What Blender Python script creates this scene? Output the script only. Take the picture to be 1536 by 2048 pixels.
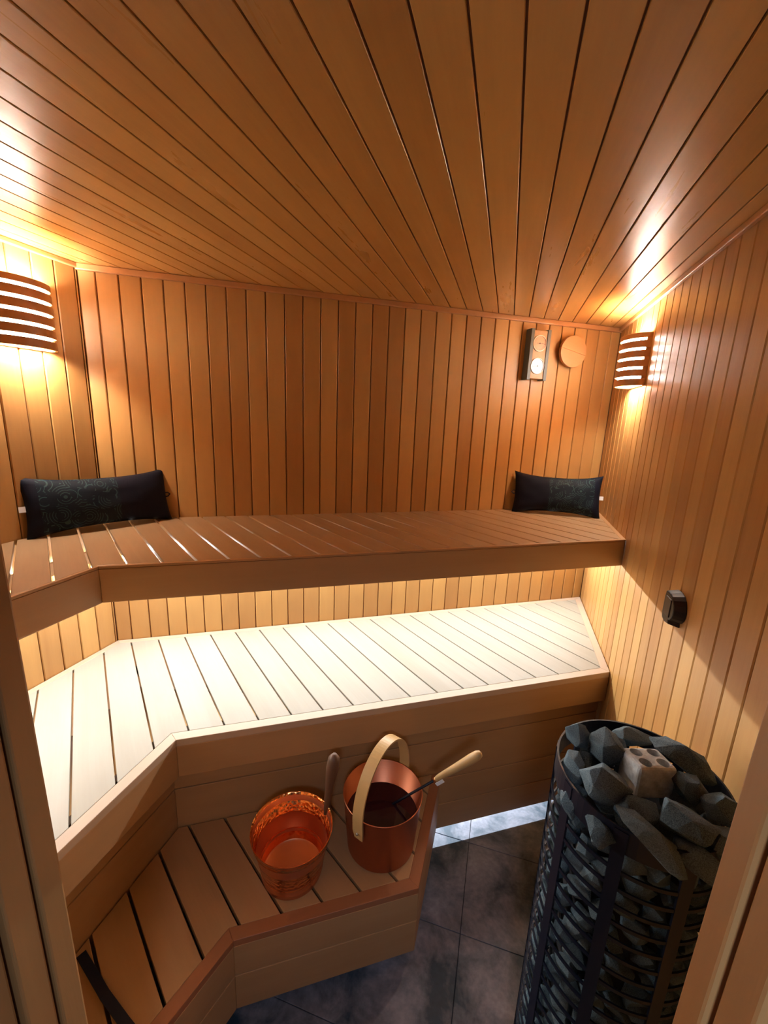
import bpy, bmesh, math, random
from mathutils import Vector, Matrix, noise
random.seed(7)
for o in list(bpy.data.objects): bpy.data.objects.remove(o)
S = 0.85            # metres per survey unit; survey heights are measured from the camera
H = 2.33            # camera height above the floor, survey units
def W(x, y, z=0.0): return Vector((x * S, y * S, (z + H) * S))
scn = bpy.context.scene
COL = scn.collection

# ------------------------------------------------------------------ camera, world, light, exposure
F, PITCH, ROLL, YAW = 840.6, 0.22426, 0.04087, 0.27549
cam = bpy.data.objects.new('camera', bpy.data.cameras.new('camera'))
COL.objects.link(cam); scn.camera = cam
cp, sp, cr, sr = math.cos(PITCH), math.sin(PITCH), math.cos(ROLL), math.sin(ROLL)
fw = Vector((0, cp, -sp)); up = Vector((0, sp, cp)); rt = Vector((1, 0, 0))
rt2 = rt * cr + up * sr; up2 = rt * -sr + up * cr
M = Matrix((rt2, up2, -fw)).transposed()
M = Matrix.Rotation(YAW, 3, 'Z') @ M
cam.matrix_world = Matrix.Translation(W(0, 0, 0)) @ M.to_4x4()
cam.data.sensor_fit = 'HORIZONTAL'; cam.data.sensor_width = 36.0
cam.data.lens = 36.0 * F / 1536.0
cam.data.clip_start = 0.02

scn.view_settings.view_transform = 'Standard'
scn.view_settings.look = 'None'
scn.view_settings.exposure = 0.25
scn.view_settings.gamma = 1.0
scn.view_settings.use_curve_mapping = False

world = bpy.data.worlds.new('world'); scn.world = world; world.use_nodes = True
bg = world.node_tree.nodes['Background']
bg.inputs[0].default_value = (0.10, 0.14, 0.30, 1); bg.inputs[1].default_value = 0.12

LED_COL = (0.89, 0.96, 1.0)
LAMP_COL = (1.0, 0.90, 0.78)
P_LED_BACK, P_LED_LEFT, P_LED_LOW = 35.0, 12.0, 30.0
P_LAMP = 22.0
P_HALL = 1.1

def area(name, loc, sx, sy, power, col, rot):
    l = bpy.data.lights.new(name, 'AREA'); l.shape = 'RECTANGLE'; l.size = sx; l.size_y = sy
    l.energy = power; l.color = col
    o = bpy.data.objects.new(name, l); o.location = loc; o.rotation_euler = rot
    COL.objects.link(o); return o

# room plan (survey units)
AZ = 0.5607                                        # bearing of the slanting back wall
BD = Vector((math.cos(AZ), math.sin(AZ))); BN = Vector((-BD.y, BD.x))
XR, XL, ZC, ZU, ZL, ZS, ZF = 0.6764, -2.0656, 0.6525, -0.6062, -1.3347, -1.87, -2.33
DB = 2.5488                                        # distance of the back wall
YF = 0.36                                          # inner face of the door wall
def PB(x, D): return Vector((x, (D - BN.x * x) / BN.y))   # point at x on the line parallel to the back wall
def AB(along, D): return BD * along + BN * D

# hall light that falls in through the open door behind the camera
hl = area('hall_light', W(0.12, -0.50, 0.10), 0.16, 0.16, P_HALL, (0.74, 0.82, 1.0), (math.radians(42), 0, math.radians(8)))
hl.data.spread = math.radians(80)

# ------------------------------------------------------------------ helpers
def new_obj(name, bm, mat, parent=None, smooth=False, bevel=0.0, seg=2):
    bm.normal_update()
    me = bpy.data.meshes.new(name); bm.to_mesh(me); bm.free()
    o = bpy.data.objects.new(name, me); COL.objects.link(o)
    if mat: me.materials.append(mat)
    if smooth:
        for p in me.polygons: p.use_smooth = True
    if bevel:
        b = o.modifiers.new('bevel', 'BEVEL'); b.width = bevel; b.segments = seg; b.limit_method = 'ANGLE'
    if parent:
        o.parent = parent
        o.matrix_parent_inverse = Matrix.Translation(-parent.location) if not parent.rotation_euler.z else parent.matrix_basis.inverted()
    return o
def thing(name, loc, label, cat, group=None):
    o = bpy.data.objects.new(name, None); o.location = loc; o.empty_display_size = 0.05
    COL.objects.link(o); o['label'] = label; o['category'] = cat
    if group: o['group'] = group
    return o
def tag(o, label, cat, group=None):
    o['label'] = label; o['category'] = cat
    if group: o['group'] = group
    return o
def struct(o): o['kind'] = 'structure'; return o
def rebase(o, loc):          # move a single-mesh thing's origin without moving its shape
    o.data.transform(Matrix.Translation(-loc)); o.location = loc; return o

def uvl(bm): return bm.loops.layers.uv.verify()
def solid(bm, lo, hi, grain):
    """closed prism between two matching vertex loops (metres); uv runs along the grain"""
    uv = uvl(bm)
    a = [bm.verts.new(v) for v in lo]; b = [bm.verts.new(v) for v in hi]; n = len(a)
    fs = [bm.faces.new(a[::-1]), bm.faces.new(b)]
    for i in range(n): fs.append(bm.faces.new((a[i], a[(i + 1) % n], b[(i + 1) % n], b[i])))
    g = Vector(grain).normalized(); t = Vector((0, 0, 1)) if abs(g.z) < .9 else Vector((1, 0, 0))
    c1 = g.cross(t).normalized(); c2 = g.cross(c1)
    for f in fs:
        for l in f.loops:
            p = l.vert.co; l[uv].uv = (p.dot(g), p.dot(c1) + p.dot(c2))
    return fs
def prism(bm, poly, z0, z1, grain):
    """poly: plan points in survey units, z in survey units"""
    A = sum(poly[i][0] * poly[(i + 1) % len(poly)][1] - poly[(i + 1) % len(poly)][0] * poly[i][1] for i in range(len(poly)))
    if A < 0: poly = poly[::-1]
    return solid(bm, [W(p[0], p[1], z0) for p in poly], [W(p[0], p[1], z1) for p in poly], grain)
def clip(poly, n, c):
    """keep the part of poly where n.p <= c"""
    out = []
    for i in range(len(poly)):
        p, q = Vector(poly[i]), Vector(poly[(i + 1) % len(poly)])
        dp, dq = n.dot(p) - c, n.dot(q) - c
        if dp <= 0: out.append(p)
        if (dp < 0 < dq) or (dq < 0 < dp): out.append(p + (q - p) * (dp / (dp - dq)))
    return out
def box(bm, c, sx, sy, sz, rot=None, grain=(0, 0, 1)):
    vs = []
    for z in (-sz / 2, sz / 2):
        vs.append([Vector(c) + (rot @ Vector((x, y, z)) if rot else Vector((x, y, z))) for x, y in ((-sx / 2, -sy / 2), (sx / 2, -sy / 2), (sx / 2, sy / 2), (-sx / 2, sy / 2))])
    g = rot @ Vector(grain) if rot else Vector(grain)
    return solid(bm, vs[0], vs[1], g)
def lathe(bm, prof, seg=64, c=Vector((0, 0, 0)), a0=0.0, a1=2 * math.pi, close=False, cap=False):
    uv = uvl(bm); rings = []; full = abs(a1 - a0 - 2 * math.pi) < 1e-6
    n = seg if full else seg + 1
    for r, z in prof:
        rings.append([bm.verts.new(c + Vector((r * math.cos(a0 + (a1 - a0) * i / seg), r * math.sin(a0 + (a1 - a0) * i / seg), z))) for i in range(n)])
    m = len(rings); R = range(m if close else m - 1)
    for j in R:
        k = (j + 1) % m
        for i in range(seg):
            i2 = (i + 1) % n
            f = bm.faces.new((rings[j][i], rings[j][i2], rings[k][i2], rings[k][i]))
            for l, (u, v_) in zip(f.loops, ((i, j), (i + 1, j), (i + 1, k), (i, k))):
                l[uv].uv = (u / seg * (a1 - a0) * 0.15, l.vert.co.z)
    if cap and not full:
        bm.faces.new([r[0] for r in rings][::-1]); bm.faces.new([r[-1] for r in rings])
    return rings
def tube(bm, pts, rad, seg=12, caps=True):
    pts = [Vector(p) for p in pts]; rings = []; uv = uvl(bm)
    t0 = (pts[1] - pts[0]).normalized(); ref = t0.cross(Vector((0, 0, 1)))
    if ref.length < .1: ref = t0.cross(Vector((1, 0, 0)))
    ref.normalize(); s = 0
    for i, p in enumerate(pts):
        t = (pts[min(i + 1, len(pts) - 1)] - pts[max(i - 1, 0)]).normalized()
        ref = (ref - t * ref.dot(t)).normalized(); b = t.cross(ref)
        r = rad[i] if isinstance(rad, (list, tuple)) else rad
        rings.append([bm.verts.new(p + (ref * math.cos(2 * math.pi * k / seg) + b * math.sin(2 * math.pi * k / seg)) * r) for k in range(seg)])
    for j in range(len(rings) - 1):
        d = (pts[j + 1] - pts[j]).length
        for k in range(seg):
            f = bm.faces.new((rings[j][k], rings[j][(k + 1) % seg], rings[j + 1][(k + 1) % seg], rings[j + 1][k]))
            for l, (u, v_) in zip(f.loops, ((s, k), (s, k + 1), (s + d, k + 1), (s + d, k))): l[uv].uv = (u, v_ * .01)
        s += d
    if caps: bm.faces.new(rings[0][::-1]); bm.faces.new(rings[-1])

# ------------------------------------------------------------------ materials
def mat(name):
    m = bpy.data.materials.new(name); m.use_nodes = True
    nt = m.node_tree; return m, nt, nt.nodes['Principled BSDF']
def N(nt, t, **kw):
    n = nt.nodes.new(t)
    for k, v in kw.items():
        if k.startswith('i_'): n.inputs[k[2:].replace('_', ' ')].default_value = v
        else: setattr(n, k, v)
    return n
def math_(nt, op, a, b=None, clampv=False):
    n = nt.nodes.new('ShaderNodeMath'); n.operation = op; n.use_clamp = clampv
    for i, x in enumerate((a, b)):
        if x is None: continue
        if isinstance(x, (int, float)): n.inputs[i].default_value = x
        else: nt.links.new(x, n.inputs[i])
    return n.outputs[0]
def wood(name, light, dark, rough=0.42, var=0.5, spec=0.5, grain=16.0, knots=0.05, coat=0.0):
    m, nt, b = mat(name); L = nt.links
    geo = N(nt, 'ShaderNodeNewGeometry'); tc = N(nt, 'ShaderNodeTexCoord')
    rnd = geo.outputs['Random Per Island']
    comb = N(nt, 'ShaderNodeCombineXYZ')
    L.new(math_(nt, 'MULTIPLY', rnd, 31.0), comb.inputs[0]); L.new(math_(nt, 'MULTIPLY', rnd, 57.0), comb.inputs[1]); L.new(math_(nt, 'MULTIPLY', rnd, 13.0), comb.inputs[2])
    add = N(nt, 'ShaderNodeVectorMath', operation='ADD'); L.new(tc.outputs['UV'], add.inputs[0]); L.new(comb.outputs[0], add.inputs[1])
    mp = N(nt, 'ShaderNodeMapping'); mp.inputs['Scale'].default_value = (1.6, grain, 1); L.new(add.outputs[0], mp.inputs[0])
    n1 = N(nt, 'ShaderNodeTexNoise', i_Scale=1.0, i_Detail=5.0, i_Roughness=0.6, i_Distortion=0.6); L.new(mp.outputs[0], n1.inputs['Vector'])
    mp2 = N(nt, 'ShaderNodeMapping'); mp2.inputs['Scale'].default_value = (2.0, 5.0, 1); L.new(add.outputs[0], mp2.inputs[0])
    n2 = N(nt, 'ShaderNodeTexNoise', i_Scale=1.0, i_Detail=2.0); L.new(mp2.outputs[0], n2.inputs['Vector'])
    mp3 = N(nt, 'ShaderNodeMapping'); mp3.inputs['Scale'].default_value = (6.0, 150.0, 1); L.new(add.outputs[0], mp3.inputs[0])
    n3 = N(nt, 'ShaderNodeTexNoise', i_Scale=1.0, i_Detail=3.0); L.new(mp3.outputs[0], n3.inputs['Vector'])
    # factor = board tone + broad figure + grain
    wn = N(nt, 'ShaderNodeTexWhiteNoise', noise_dimensions='1D'); L.new(math_(nt, 'MULTIPLY', rnd, 91.7), wn.inputs['W'])
    t = math_(nt, 'MULTIPLY', math_(nt, 'SUBTRACT', wn.outputs['Value'], 0.5), var)
    g = math_(nt, 'MULTIPLY', math_(nt, 'SUBTRACT', n1.outputs[0], 0.5), 0.7)
    f2 = math_(nt, 'MULTIPLY', math_(nt, 'SUBTRACT', n2.outputs[0], 0.5), 0.75)
    g3 = math_(nt, 'MULTIPLY', math_(nt, 'SUBTRACT', n3.outputs[0], 0.5), 0.22)
    fac = math_(nt, 'ADD', math_(nt, 'ADD', math_(nt, 'ADD', t, g), math_(nt, 'ADD', f2, g3)), 0.48, True)
    mix = N(nt, 'ShaderNodeMix', data_type='RGBA'); L.new(fac, mix.inputs[0])
    mix.inputs[6].default_value = (*light, 1); mix.inputs[7].default_value = (*dark, 1)
    out = mix.outputs[2]
    if knots:
        mk = N(nt, 'ShaderNodeMapping'); mk.inputs['Scale'].default_value = (5.0, 11.0, 1); L.new(add.outputs[0], mk.inputs[0])
        vo = N(nt, 'ShaderNodeTexVoronoi', i_Scale=1.0); L.new(mk.outputs[0], vo.inputs['Vector'])
        sep = N(nt, 'ShaderNodeSeparateColor'); L.new(vo.outputs['Color'], sep.inputs[0])
        has = math_(nt, 'LESS_THAN', sep.outputs[0], knots)
        near = math_(nt, 'SUBTRACT', 1.0, math_(nt, 'DIVIDE', vo.outputs['Distance'], 0.10), True)
        kf = math_(nt, 'MULTIPLY', math_(nt, 'MULTIPLY', has, near), 0.8, True)
        mx = N(nt, 'ShaderNodeMix', data_type='RGBA'); L.new(kf, mx.inputs[0]); L.new(out, mx.inputs[6])
        mx.inputs[7].default_value = (dark[0] * .35, dark[1] * .25, dark[2] * .25, 1); out = mx.outputs[2]
    L.new(out, b.inputs['Base Color'])
    rr = math_(nt, 'ADD', math_(nt, 'MULTIPLY', math_(nt, 'SUBTRACT', n1.outputs[0], 0.5), 0.18), rough); L.new(rr, b.inputs['Roughness'])
    b.inputs['Specular IOR Level'].default_value = spec
    if coat: b.inputs['Coat Weight'].default_value = coat; b.inputs['Coat Roughness'].default_value = 0.28
    bp = N(nt, 'ShaderNodeBump', i_Strength=0.12, i_Distance=0.002); L.new(n3.outputs[0], bp.inputs['Height']); L.new(bp.outputs[0], b.inputs['Normal'])
    return m
def plain(name, col, rough=0.5, metal=0.0, spec=0.5):
    m, nt, b = mat(name); b.inputs['Base Color'].default_value = (*col, 1); b.inputs['Roughness'].default_value = rough
    b.inputs['Metallic'].default_value = metal; b.inputs['Specular IOR Level'].default_value = spec
    return m
def glow(name, col, strength):
    m, nt, b = mat(name); b.inputs['Base Color'].default_value = (0.8, 0.8, 0.8, 1)
    b.inputs['Emission Color'].default_value = (*col, 1); b.inputs['Emission Strength'].default_value = strength
    return m
m_wall = wood('alder_panelling', (0.57, 0.325, 0.108), (0.39, 0.192, 0.060), rough=0.42, var=0.75, knots=0.03)
m_ceil = wood('alder_ceiling_panelling', (0.68, 0.395, 0.122), (0.47, 0.240, 0.068), rough=0.30, var=0.6, knots=0)
m_back = plain('panel_tongue', (0.20, 0.072, 0.030), 0.8)
m_trim = wood('alder_trim', (0.56, 0.29, 0.12), (0.42, 0.19, 0.07), rough=0.4, var=0.2, knots=0)
m_slat = wood('pale_aspen_slats', (0.42, 0.395, 0.335), (0.34, 0.31, 0.24), rough=0.5, var=0.5, knots=0.04)
m_fascia = wood('alder_bench_front', (0.50, 0.31, 0.155), (0.39, 0.215, 0.095), rough=0.45, var=0.25, knots=0.05)
m_upslat = wood('brown_upper_slats', (0.42, 0.29, 0.165), (0.32, 0.20, 0.105), rough=0.42, var=0.4, knots=0.02)
m_edge = wood('alder_bench_edge', (0.56, 0.43, 0.32), (0.50, 0.36, 0.25), rough=0.45, var=0.15, knots=0)
m_stepedge = wood('reddish_step_edge', (0.40, 0.17, 0.08), (0.30, 0.12, 0.05), rough=0.45, var=0.15, knots=0)
m_birch = wood('bent_birch', (0.56, 0.36, 0.15), (0.44, 0.26, 0.09), rough=0.4, var=0.1, knots=0, grain=30)
m_handle = wood('turned_wood_handle', (0.62, 0.42, 0.19), (0.38, 0.22, 0.08), rough=0.45, var=0.3, knots=0)
m_dwood = wood('old_brown_handle', (0.16, 0.085, 0.045), (0.08, 0.04, 0.025), rough=0.5, var=0.1, knots=0)
m_jamb = wood('door_frame_pine', (0.56, 0.32, 0.125), (0.44, 0.23, 0.08), rough=0.5, var=0.3, knots=0)
m_led = glow('led_diffuser', (1.0, 0.97, 0.95), 30.0)
m_lampglass = glow('sconce_frosted_glass', (1.0, 0.95, 0.88), 56.0)
m_alu = plain('aluminium_profile', (0.6, 0.6, 0.62), 0.4, 0.9)
m_black = plain('black_steel', (0.003, 0.006, 0.018), 0.42, 0.2)
m_blackplastic = plain('dark_plastic', (0.010, 0.007, 0.012), 0.5)
m_strap = plain('black_webbing', (0.004, 0.008, 0.03), 0.7)
m_grey = plain('grey_painted_wood', (0.10, 0.115, 0.105), 0.45)
m_paper = plain('white_label', (0.75, 0.75, 0.78), 0.6)
m_steel = plain('brushed_steel', (0.6, 0.55, 0.5), 0.3, 1.0)
m_brass = plain('brass_ferrule', (0.8, 0.45, 0.2), 0.3, 1.0)
m_dark = plain('dark_void', (0.008, 0.008, 0.012), 0.9)

# ------------------------------------------------------------------ the room
BW, GAP, TH = 0.0995, 0.0050, 0.009
def panel_wall(name, p0, p1, z0, z1, inward, off=0.0, m=m_wall):
    """vertical boards from p0 to p1 (survey units); inward = unit vector pointing into the room"""
    bm = bmesh.new(); p0 = Vector(p0); p1 = Vector(p1); d = (p1 - p0); Ln = d.length; d.normalize(); n = Vector(inward)
    t = -off
    while t < Ln:
        a, b = max(t, 0), min(t + BW, Ln)
        if b - a > .006:
            a2, b2 = a + GAP / 2, b - GAP / 2; ch = .0035
            q = [p0 + d * a2 - n * TH, p0 + d * b2 - n * TH, p0 + d * b2 - n * ch, p0 + d * (b2 - ch), p0 + d * (a2 + ch), p0 + d * a2 - n * ch]
            prism(bm, [(v.x, v.y) for v in q], z0, z1, (0, 0, 1))
        t += BW
    o = struct(new_obj(name, bm, m))
    bk = bmesh.new(); q = [p0 - n * TH - d * .06, p1 - n * TH + d * .06, p1 - n * .05 + d * .06, p0 - n * .05 - d * .06]
    prism(bk, [(v.x, v.y) for v in q], z0, z1, (0, 0, 1))
    new_obj('panel_backing', bk, m_back, o)
    return o
cL, cR = PB(XL, DB), PB(XR, DB)
wall_back = panel_wall('wall_back', cL, cR, ZF, ZC, -BN, off=(BW - ((-0.663 - cL.dot(BD)) % BW)) % BW)
wall_right = panel_wall('wall_right', (XR, YF), cR, ZF, ZC, (-1, 0), off=0.03)
wall_left = panel_wall('wall_left', (XL, YF), cL, ZF, ZC, (1, 0), off=0.05)
# ceiling: boards run along the side walls
bm = bmesh.new(); CP = 0.0925; x = -0.04 - 22 * CP
room = [Vector((XL - .02, YF - .02)), Vector((XR + .02, YF - .02)), PB(XR + .02, DB + .02), PB(XL - .02, DB + .02)]
while x < XR + .05:
    q = clip(clip(room, Vector((1, 0)), x + CP - GAP / 2), Vector((-1, 0)), -(x + GAP / 2))
    if len(q) > 2: prism(bm, [(v.x, v.y) for v in q], ZC, ZC + TH, (0, 1, 0))
    x += CP
ceiling = struct(new_obj('ceiling', bm, m_ceil, bevel=0.0012, seg=1))
bm = bmesh.new(); prism(bm, [(v.x, v.y) for v in room], ZC + TH, ZC + .05, (0, 1, 0)); new_obj('ceiling_backing', bm, m_back, ceiling)
# crown trims
def trim_strip(name, p0, p1, n, w=0.022, h=0.030):
    bm = bmesh.new(); p0, p1, n = Vector(p0), Vector(p1), Vector(n)
    q = [p0, p1, p1 + n * w, p0 + n * w]; d = (p1 - p0)
    prism(bm, [(v.x, v.y) for v in q], ZC - h, ZC - .0005, (d.x, d.y, 0))
    return struct(new_obj(name, bm, m_trim, bevel=0.004))
trim_strip('trim_1', cL, cR, -BN)
trim_strip('trim_2', (XL, YF), cL, (1, 0), .020, .022)
trim_strip('trim_3', (XR, YF), cR, (-1, 0), .020, .024)
# floor: large dark stone tiles
m_floor, nt, b = mat('dark_slate_tiles'); Lk = nt.links
tc = N(nt, 'ShaderNodeTexCoord')
n1 = N(nt, 'ShaderNodeTexNoise', i_Scale=5.0, i_Detail=8.0, i_Roughness=0.62, i_Distortion=0.4); Lk.new(tc.outputs['Object'], n1.inputs['Vector'])
cr1 = N(nt, 'ShaderNodeValToRGB'); Lk.new(n1.outputs[0], cr1.inputs[0])
cr1.color_ramp.elements[0].position = 0.36; cr1.color_ramp.elements[0].color = (0.035, 0.075, 0.125, 1)
cr1.color_ramp.elements[1].position = 0.66; cr1.color_ramp.elements[1].color = (0.42, 0.43, 0.54, 1)
n2 = N(nt, 'ShaderNodeTexNoise', i_Scale=60.0, i_Detail=4.0); Lk.new(tc.outputs['Object'], n2.inputs['Vector'])
mx = N(nt, 'ShaderNodeMix', data_type='RGBA', blend_type='MULTIPLY'); mx.inputs[0].default_value = 0.5
Lk.new(cr1.outputs[0], mx.inputs[6]); Lk.new(n2.outputs[0], mx.inputs[7]); Lk.new(mx.outputs[2], b.inputs['Base Color'])
b.inputs['Roughness'].default_value = 0.55
bp = N(nt, 'ShaderNodeBump', i_Strength=0.3, i_Distance=0.003); Lk.new(n1.outputs[0], bp.inputs['Height']); Lk.new(bp.outputs[0], b.inputs['Normal'])
bm = bmesh.new(); T = 0.45; g = .0014
fl = [Vector((XL - .03, -.6)), Vector((XR + .03, -.6)), PB(XR + .03, DB + .03), PB(XL - .03, DB + .03)]
yy = 1.985 - 5 * T
while yy < 3.6:
    xx = .017 - 4 * .9
    while xx < XR + .1:
        q = clip(clip(clip(clip(fl, Vector((1, 0)), xx + .9 - g), Vector((-1, 0)), -(xx + g)), Vector((0, 1)), yy + T - g), Vector((0, -1)), -(yy + g))
        if len(q) > 2: prism(bm, [(v.x, v.y) for v in q], ZF - .012, ZF, (1, 0, 0))
        xx += .9
    yy += T
floor = struct(new_obj('floor', bm, m_floor, bevel=.001, seg=1))
bm = bmesh.new(); prism(bm, [(v.x, v.y) for v in fl], ZF - .05, ZF - .010, (1, 0, 0)); new_obj('grout', bm, plain('grout', (0.05, 0.06, 0.07), .9), floor)

# door wall with its opening, door frame
bm = bmesh.new()
for x0, x1, z0, z1 in ((XL, -.665, ZF, ZC), (.265, XR, ZF, ZC), (-.665, .265, .48, ZC)):
    n_ = max(1, round((x1 - x0) / BW))
    for i in range(n_):
        a, c_ = x0 + (x1 - x0) * i / n_, x0 + (x1 - x0) * (i + 1) / n_
        prism(bm, [(a + .002, YF - .06), (c_ - .002, YF - .06), (c_ - .002, YF - .003), (a + .002, YF - .003)], z0, z1, (0, 0, 1))
wall_front = struct(new_obj('wall_front', bm, m_wall))
def jamb(name, side, xt, xb):
    """side -1 = left jamb, +1 = right; xt / xb: where its face stands at the top and at the floor"""
    o = None
    prof = [(.326, .360, .000, 'casing'), (.285, .322, .004, 'stop'), (.130, .281, .016, 'lining')]
    for y0, y1, dx, nm in prof:
        bm = bmesh.new(); s = side
        lo = [(xb + s * dx, y0), (xb + s * dx, y1), (xb + s * .05, y1), (xb + s * .05, y0)]
        hi = [(xt + s * dx, y0), (xt + s * dx, y1), (xt + s * .05, y1), (xt + s * .05, y0)]
        if s < 0: lo = lo[::-1]; hi = hi[::-1]
        lo = lo[::-1]; hi = hi[::-1]
        solid(bm, [W(*p, ZF) for p in lo], [W(*p, .48) for p in hi], (0, 0, 1))
        if o is None: o = struct(new_obj(name, bm, m_jamb, bevel=.003))
        else: new_obj('jamb_' + nm, bm, m_jamb, o, bevel=.003)
    return o
jamb('trim_4', -1, -.617, -.575)
jamb('trim_5', 1, .221, .185)

# ------------------------------------------------------------------ benches
def outline(xF, DF, x_l=XL, x_r=XR, Db=DB, y0=YF + .004, eps=.004):
    """plan of an angled bench: left arm along the left wall, long arm along the back wall"""
    return [PB(x_l + eps, Db - eps), PB(x_r - eps, Db - eps), PB(x_r - eps, DF), PB(xF, DF), Vector((xF, y0)), Vector((x_l + eps, y0))]
def inset(poly, ws):
    """inset a clockwise-or-not outline, one width per edge (edge i: i -> i+1)"""
    n = len(poly); A = sum(poly[i].x * poly[(i + 1) % n].y - poly[(i + 1) % n].x * poly[i].y for i in range(n)); s = 1 if A > 0 else -1
    out = []
    for i in range(n):
        a, b_, c = poly[i - 1], poly[i], poly[(i + 1) % n]
        d1, d2 = (b_ - a).normalized(), (c - b_).normalized()
        n1, n2_ = Vector((-d1.y, d1.x)) * s, Vector((-d2.y, d2.x)) * s
        w1, w2 = ws[i - 1], ws[i]
        P1, P2 = a + n1 * w1, b_ + n2_ * w2; den = d1.x * d2.y - d1.y * d2.x
        t = ((P2 - P1).x * d2.y - (P2 - P1).y * d2.x) / den
        out.append(P1 + d1 * t)
    return out
def deck(poly, ang, pitch, off, gap, z, th, m, parent):
    d = Vector((math.cos(ang), math.sin(ang))); n = Vector((-d.y, d.x)); bm = bmesh.new()
    ks = [n.dot(p) for p in poly]; k = math.floor((min(ks) - off) / pitch)
    while off + k * pitch < max(ks):
        a = off + k * pitch
        q = clip(clip(poly, n, a + pitch - gap / 2), -n, -(a + gap / 2))
        if len(q) > 2 and max(n.dot(p) for p in q) - min(n.dot(p) for p in q) > .008:
            prism(bm, [(v.x, v.y) for v in q], z - th, z, (d.x, d.y, 0))
        k += 1
    return new_obj('slatted_top', bm, m, parent, bevel=0.0018, seg=2)
def edge_frame(outer, inner, edges, z, th, m, parent):
    bm = bmesh.new(); n = len(outer)
    for i in edges:
        j = (i + 1) % n; d = outer[j] - outer[i]
        prism(bm, [(v.x, v.y) for v in (outer[i], outer[j], inner[j], inner[i])], z - th, z, (d.x, d.y, 0))
    return new_obj('edge_trim', bm, m, parent, bevel=0.0012, seg=1)
def front_board(a, b_, back, z0, z1, m, parent, name='front_fascia'):
    bm = bmesh.new(); a2, b2 = back; d = Vector(b_) - Vector(a)
    prism(bm, [tuple(a), tuple(b_), tuple(b2), tuple(a2)], z0, z1, (d.x, d.y, 0))
    return new_obj(name, bm, m, parent, bevel=0.002)

# upper bench ---------------------------------------------------------------
up_o = outline(-1.457, 1.7587, eps=.0005)
ub = thing('upper_bench', W(-0.6, 2.0, ZU - .03), 'upper bench of brown diagonal slats along left and back walls, topmost of three tiers', 'bench')
up_i = inset(up_o, [.004, .026, .014, .014, .004, .004])
deck(up_i, math.radians(-34.9), .1157, .096, .0105, ZU, .026, m_upslat, ub)
edge_frame(up_o, up_i, [1, 2, 3], ZU, .010, m_fascia, ub)
ins = inset(up_o, [.004, .004, .032, .032, .004, .004])
front_board(up_o[2], up_o[3], (ins[2], ins[3]), ZU - .1506, ZU - .011, m_fascia, ub)
front_board(up_o[3], up_o[4], (ins[3], ins[4]), ZU - .1506, ZU - .011, m_fascia, ub)
bm = bmesh.new()                                    # joist under the slats, along the left arm and the long arm
prism(bm, [(-1.735, YF + .01), (-1.715, YF + .01), (-1.715, 1.72), (-1.735, 1.72)], ZU - .08, ZU - .028, (0, 1, 0))
q = [AB(-.10, 2.19), AB(2.05, 2.19), AB(2.05, 2.215), AB(-.10, 2.215)]
prism(bm, [(v.x, v.y) for v in q], ZU - .08, ZU - .028, (BD.x, BD.y, 0)); new_obj('joist', bm, m_fascia, ub)
# led strip close to the walls under the upper bench
ZLED = ZU - .165; e = .07
s1 = [AB(cL.dot(BD) + .10, DB - e), AB(cR.dot(BD) - .09, DB - e)]
def led_strip(p0, p1, z, parent, power, name, col=LED_COL, tilt=-48):
    d = (p1 - p0); n = Vector((-d.y, d.x)).normalized()
    bm = bmesh.new(); q = [p0 - n * .009, p1 - n * .009, p1 + n * .009, p0 + n * .009]
    prism(bm, [(v.x, v.y) for v in q], z + .004, z + .012, (d.x, d.y, 0)); o = new_obj('led_profile', bm, m_alu, parent)
    bm = bmesh.new(); q = [p0 - n * .005, p1 - n * .005, p1 + n * .005, p0 + n * .005]
    prism(bm, [(v.x, v.y) for v in q], z, z + .006, (d.x, d.y, 0)); new_obj('led_diffuser', bm, m_led, o)
    c = (p0 + p1) / 2
    for k_, (f_, t_) in enumerate(((.36, 38), (.64, -80)) if tilt else ((1, 0),)):
        o_ = -n * .007 * (1 if t_ < -50 else 0)
        area(name, W(c.x + o_.x, c.y + o_.y, z - .004), d.length * S, .010, power * f_, col, (math.radians(t_), 0, math.atan2(d.y, d.x)))
led_strip(s1[0], s1[1], ZLED, ub, P_LED_BACK, 'led_light_back')
led_strip(Vector((XL + e, YF + .06)), Vector((XL + e, PB(XL + e, DB - e).y - .10)), ZLED, ub, P_LED_LEFT, 'led_light_left')

# lower bench ---------------------------------------------------------------
lo_o = outline(-1.1876, 1.6423)
lb = thing('lower_bench', W(-0.6, 2.0, ZL - .03), 'brightly lit pale middle bench with diagonal slats inside a mitred edge, below the upper bench', 'bench')
lo_i = inset(lo_o, [.036, .042, .046, .046, .03, .036])
deck(lo_i, math.radians(-38.6), .1347, .112, .0070, ZL, .016, m_slat, lb)
edge_frame(lo_o, lo_i, [0, 1, 2, 3, 5], ZL, .032, m_edge, lb)
ins = inset(lo_o, [.004, .004, .034, .034, .004, .004])
front_board(lo_o[2], lo_o[3], (ins[2], ins[3]), ZL - .1808, ZL - .032, m_fascia, lb)
front_board(lo_o[3], lo_o[4], (ins[3], ins[4]), ZL - .1808, ZL - .032, m_fascia, lb)
bm = bmesh.new(); q = [AB(-.55, 2.02), AB(2.03, 2.02), AB(2.22, 2.50), AB(-.83, 2.50)]
prism(bm, [(v.x, v.y) for v in q], ZL - .030, ZL - .017, (BD.x, BD.y, 0))
prism(bm, [(-2.03, YF + .02), (-1.62, YF + .02), (-1.62, 1.53), (-2.03, 1.62)], ZL - .030, ZL - .017, (0, 1, 0))
new_obj('gap_glow_sheet', bm, m_trim, lb)  # sheets added under the slats so the gaps look lit and reddish
DR, XRs = 1.735, -1.272
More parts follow.
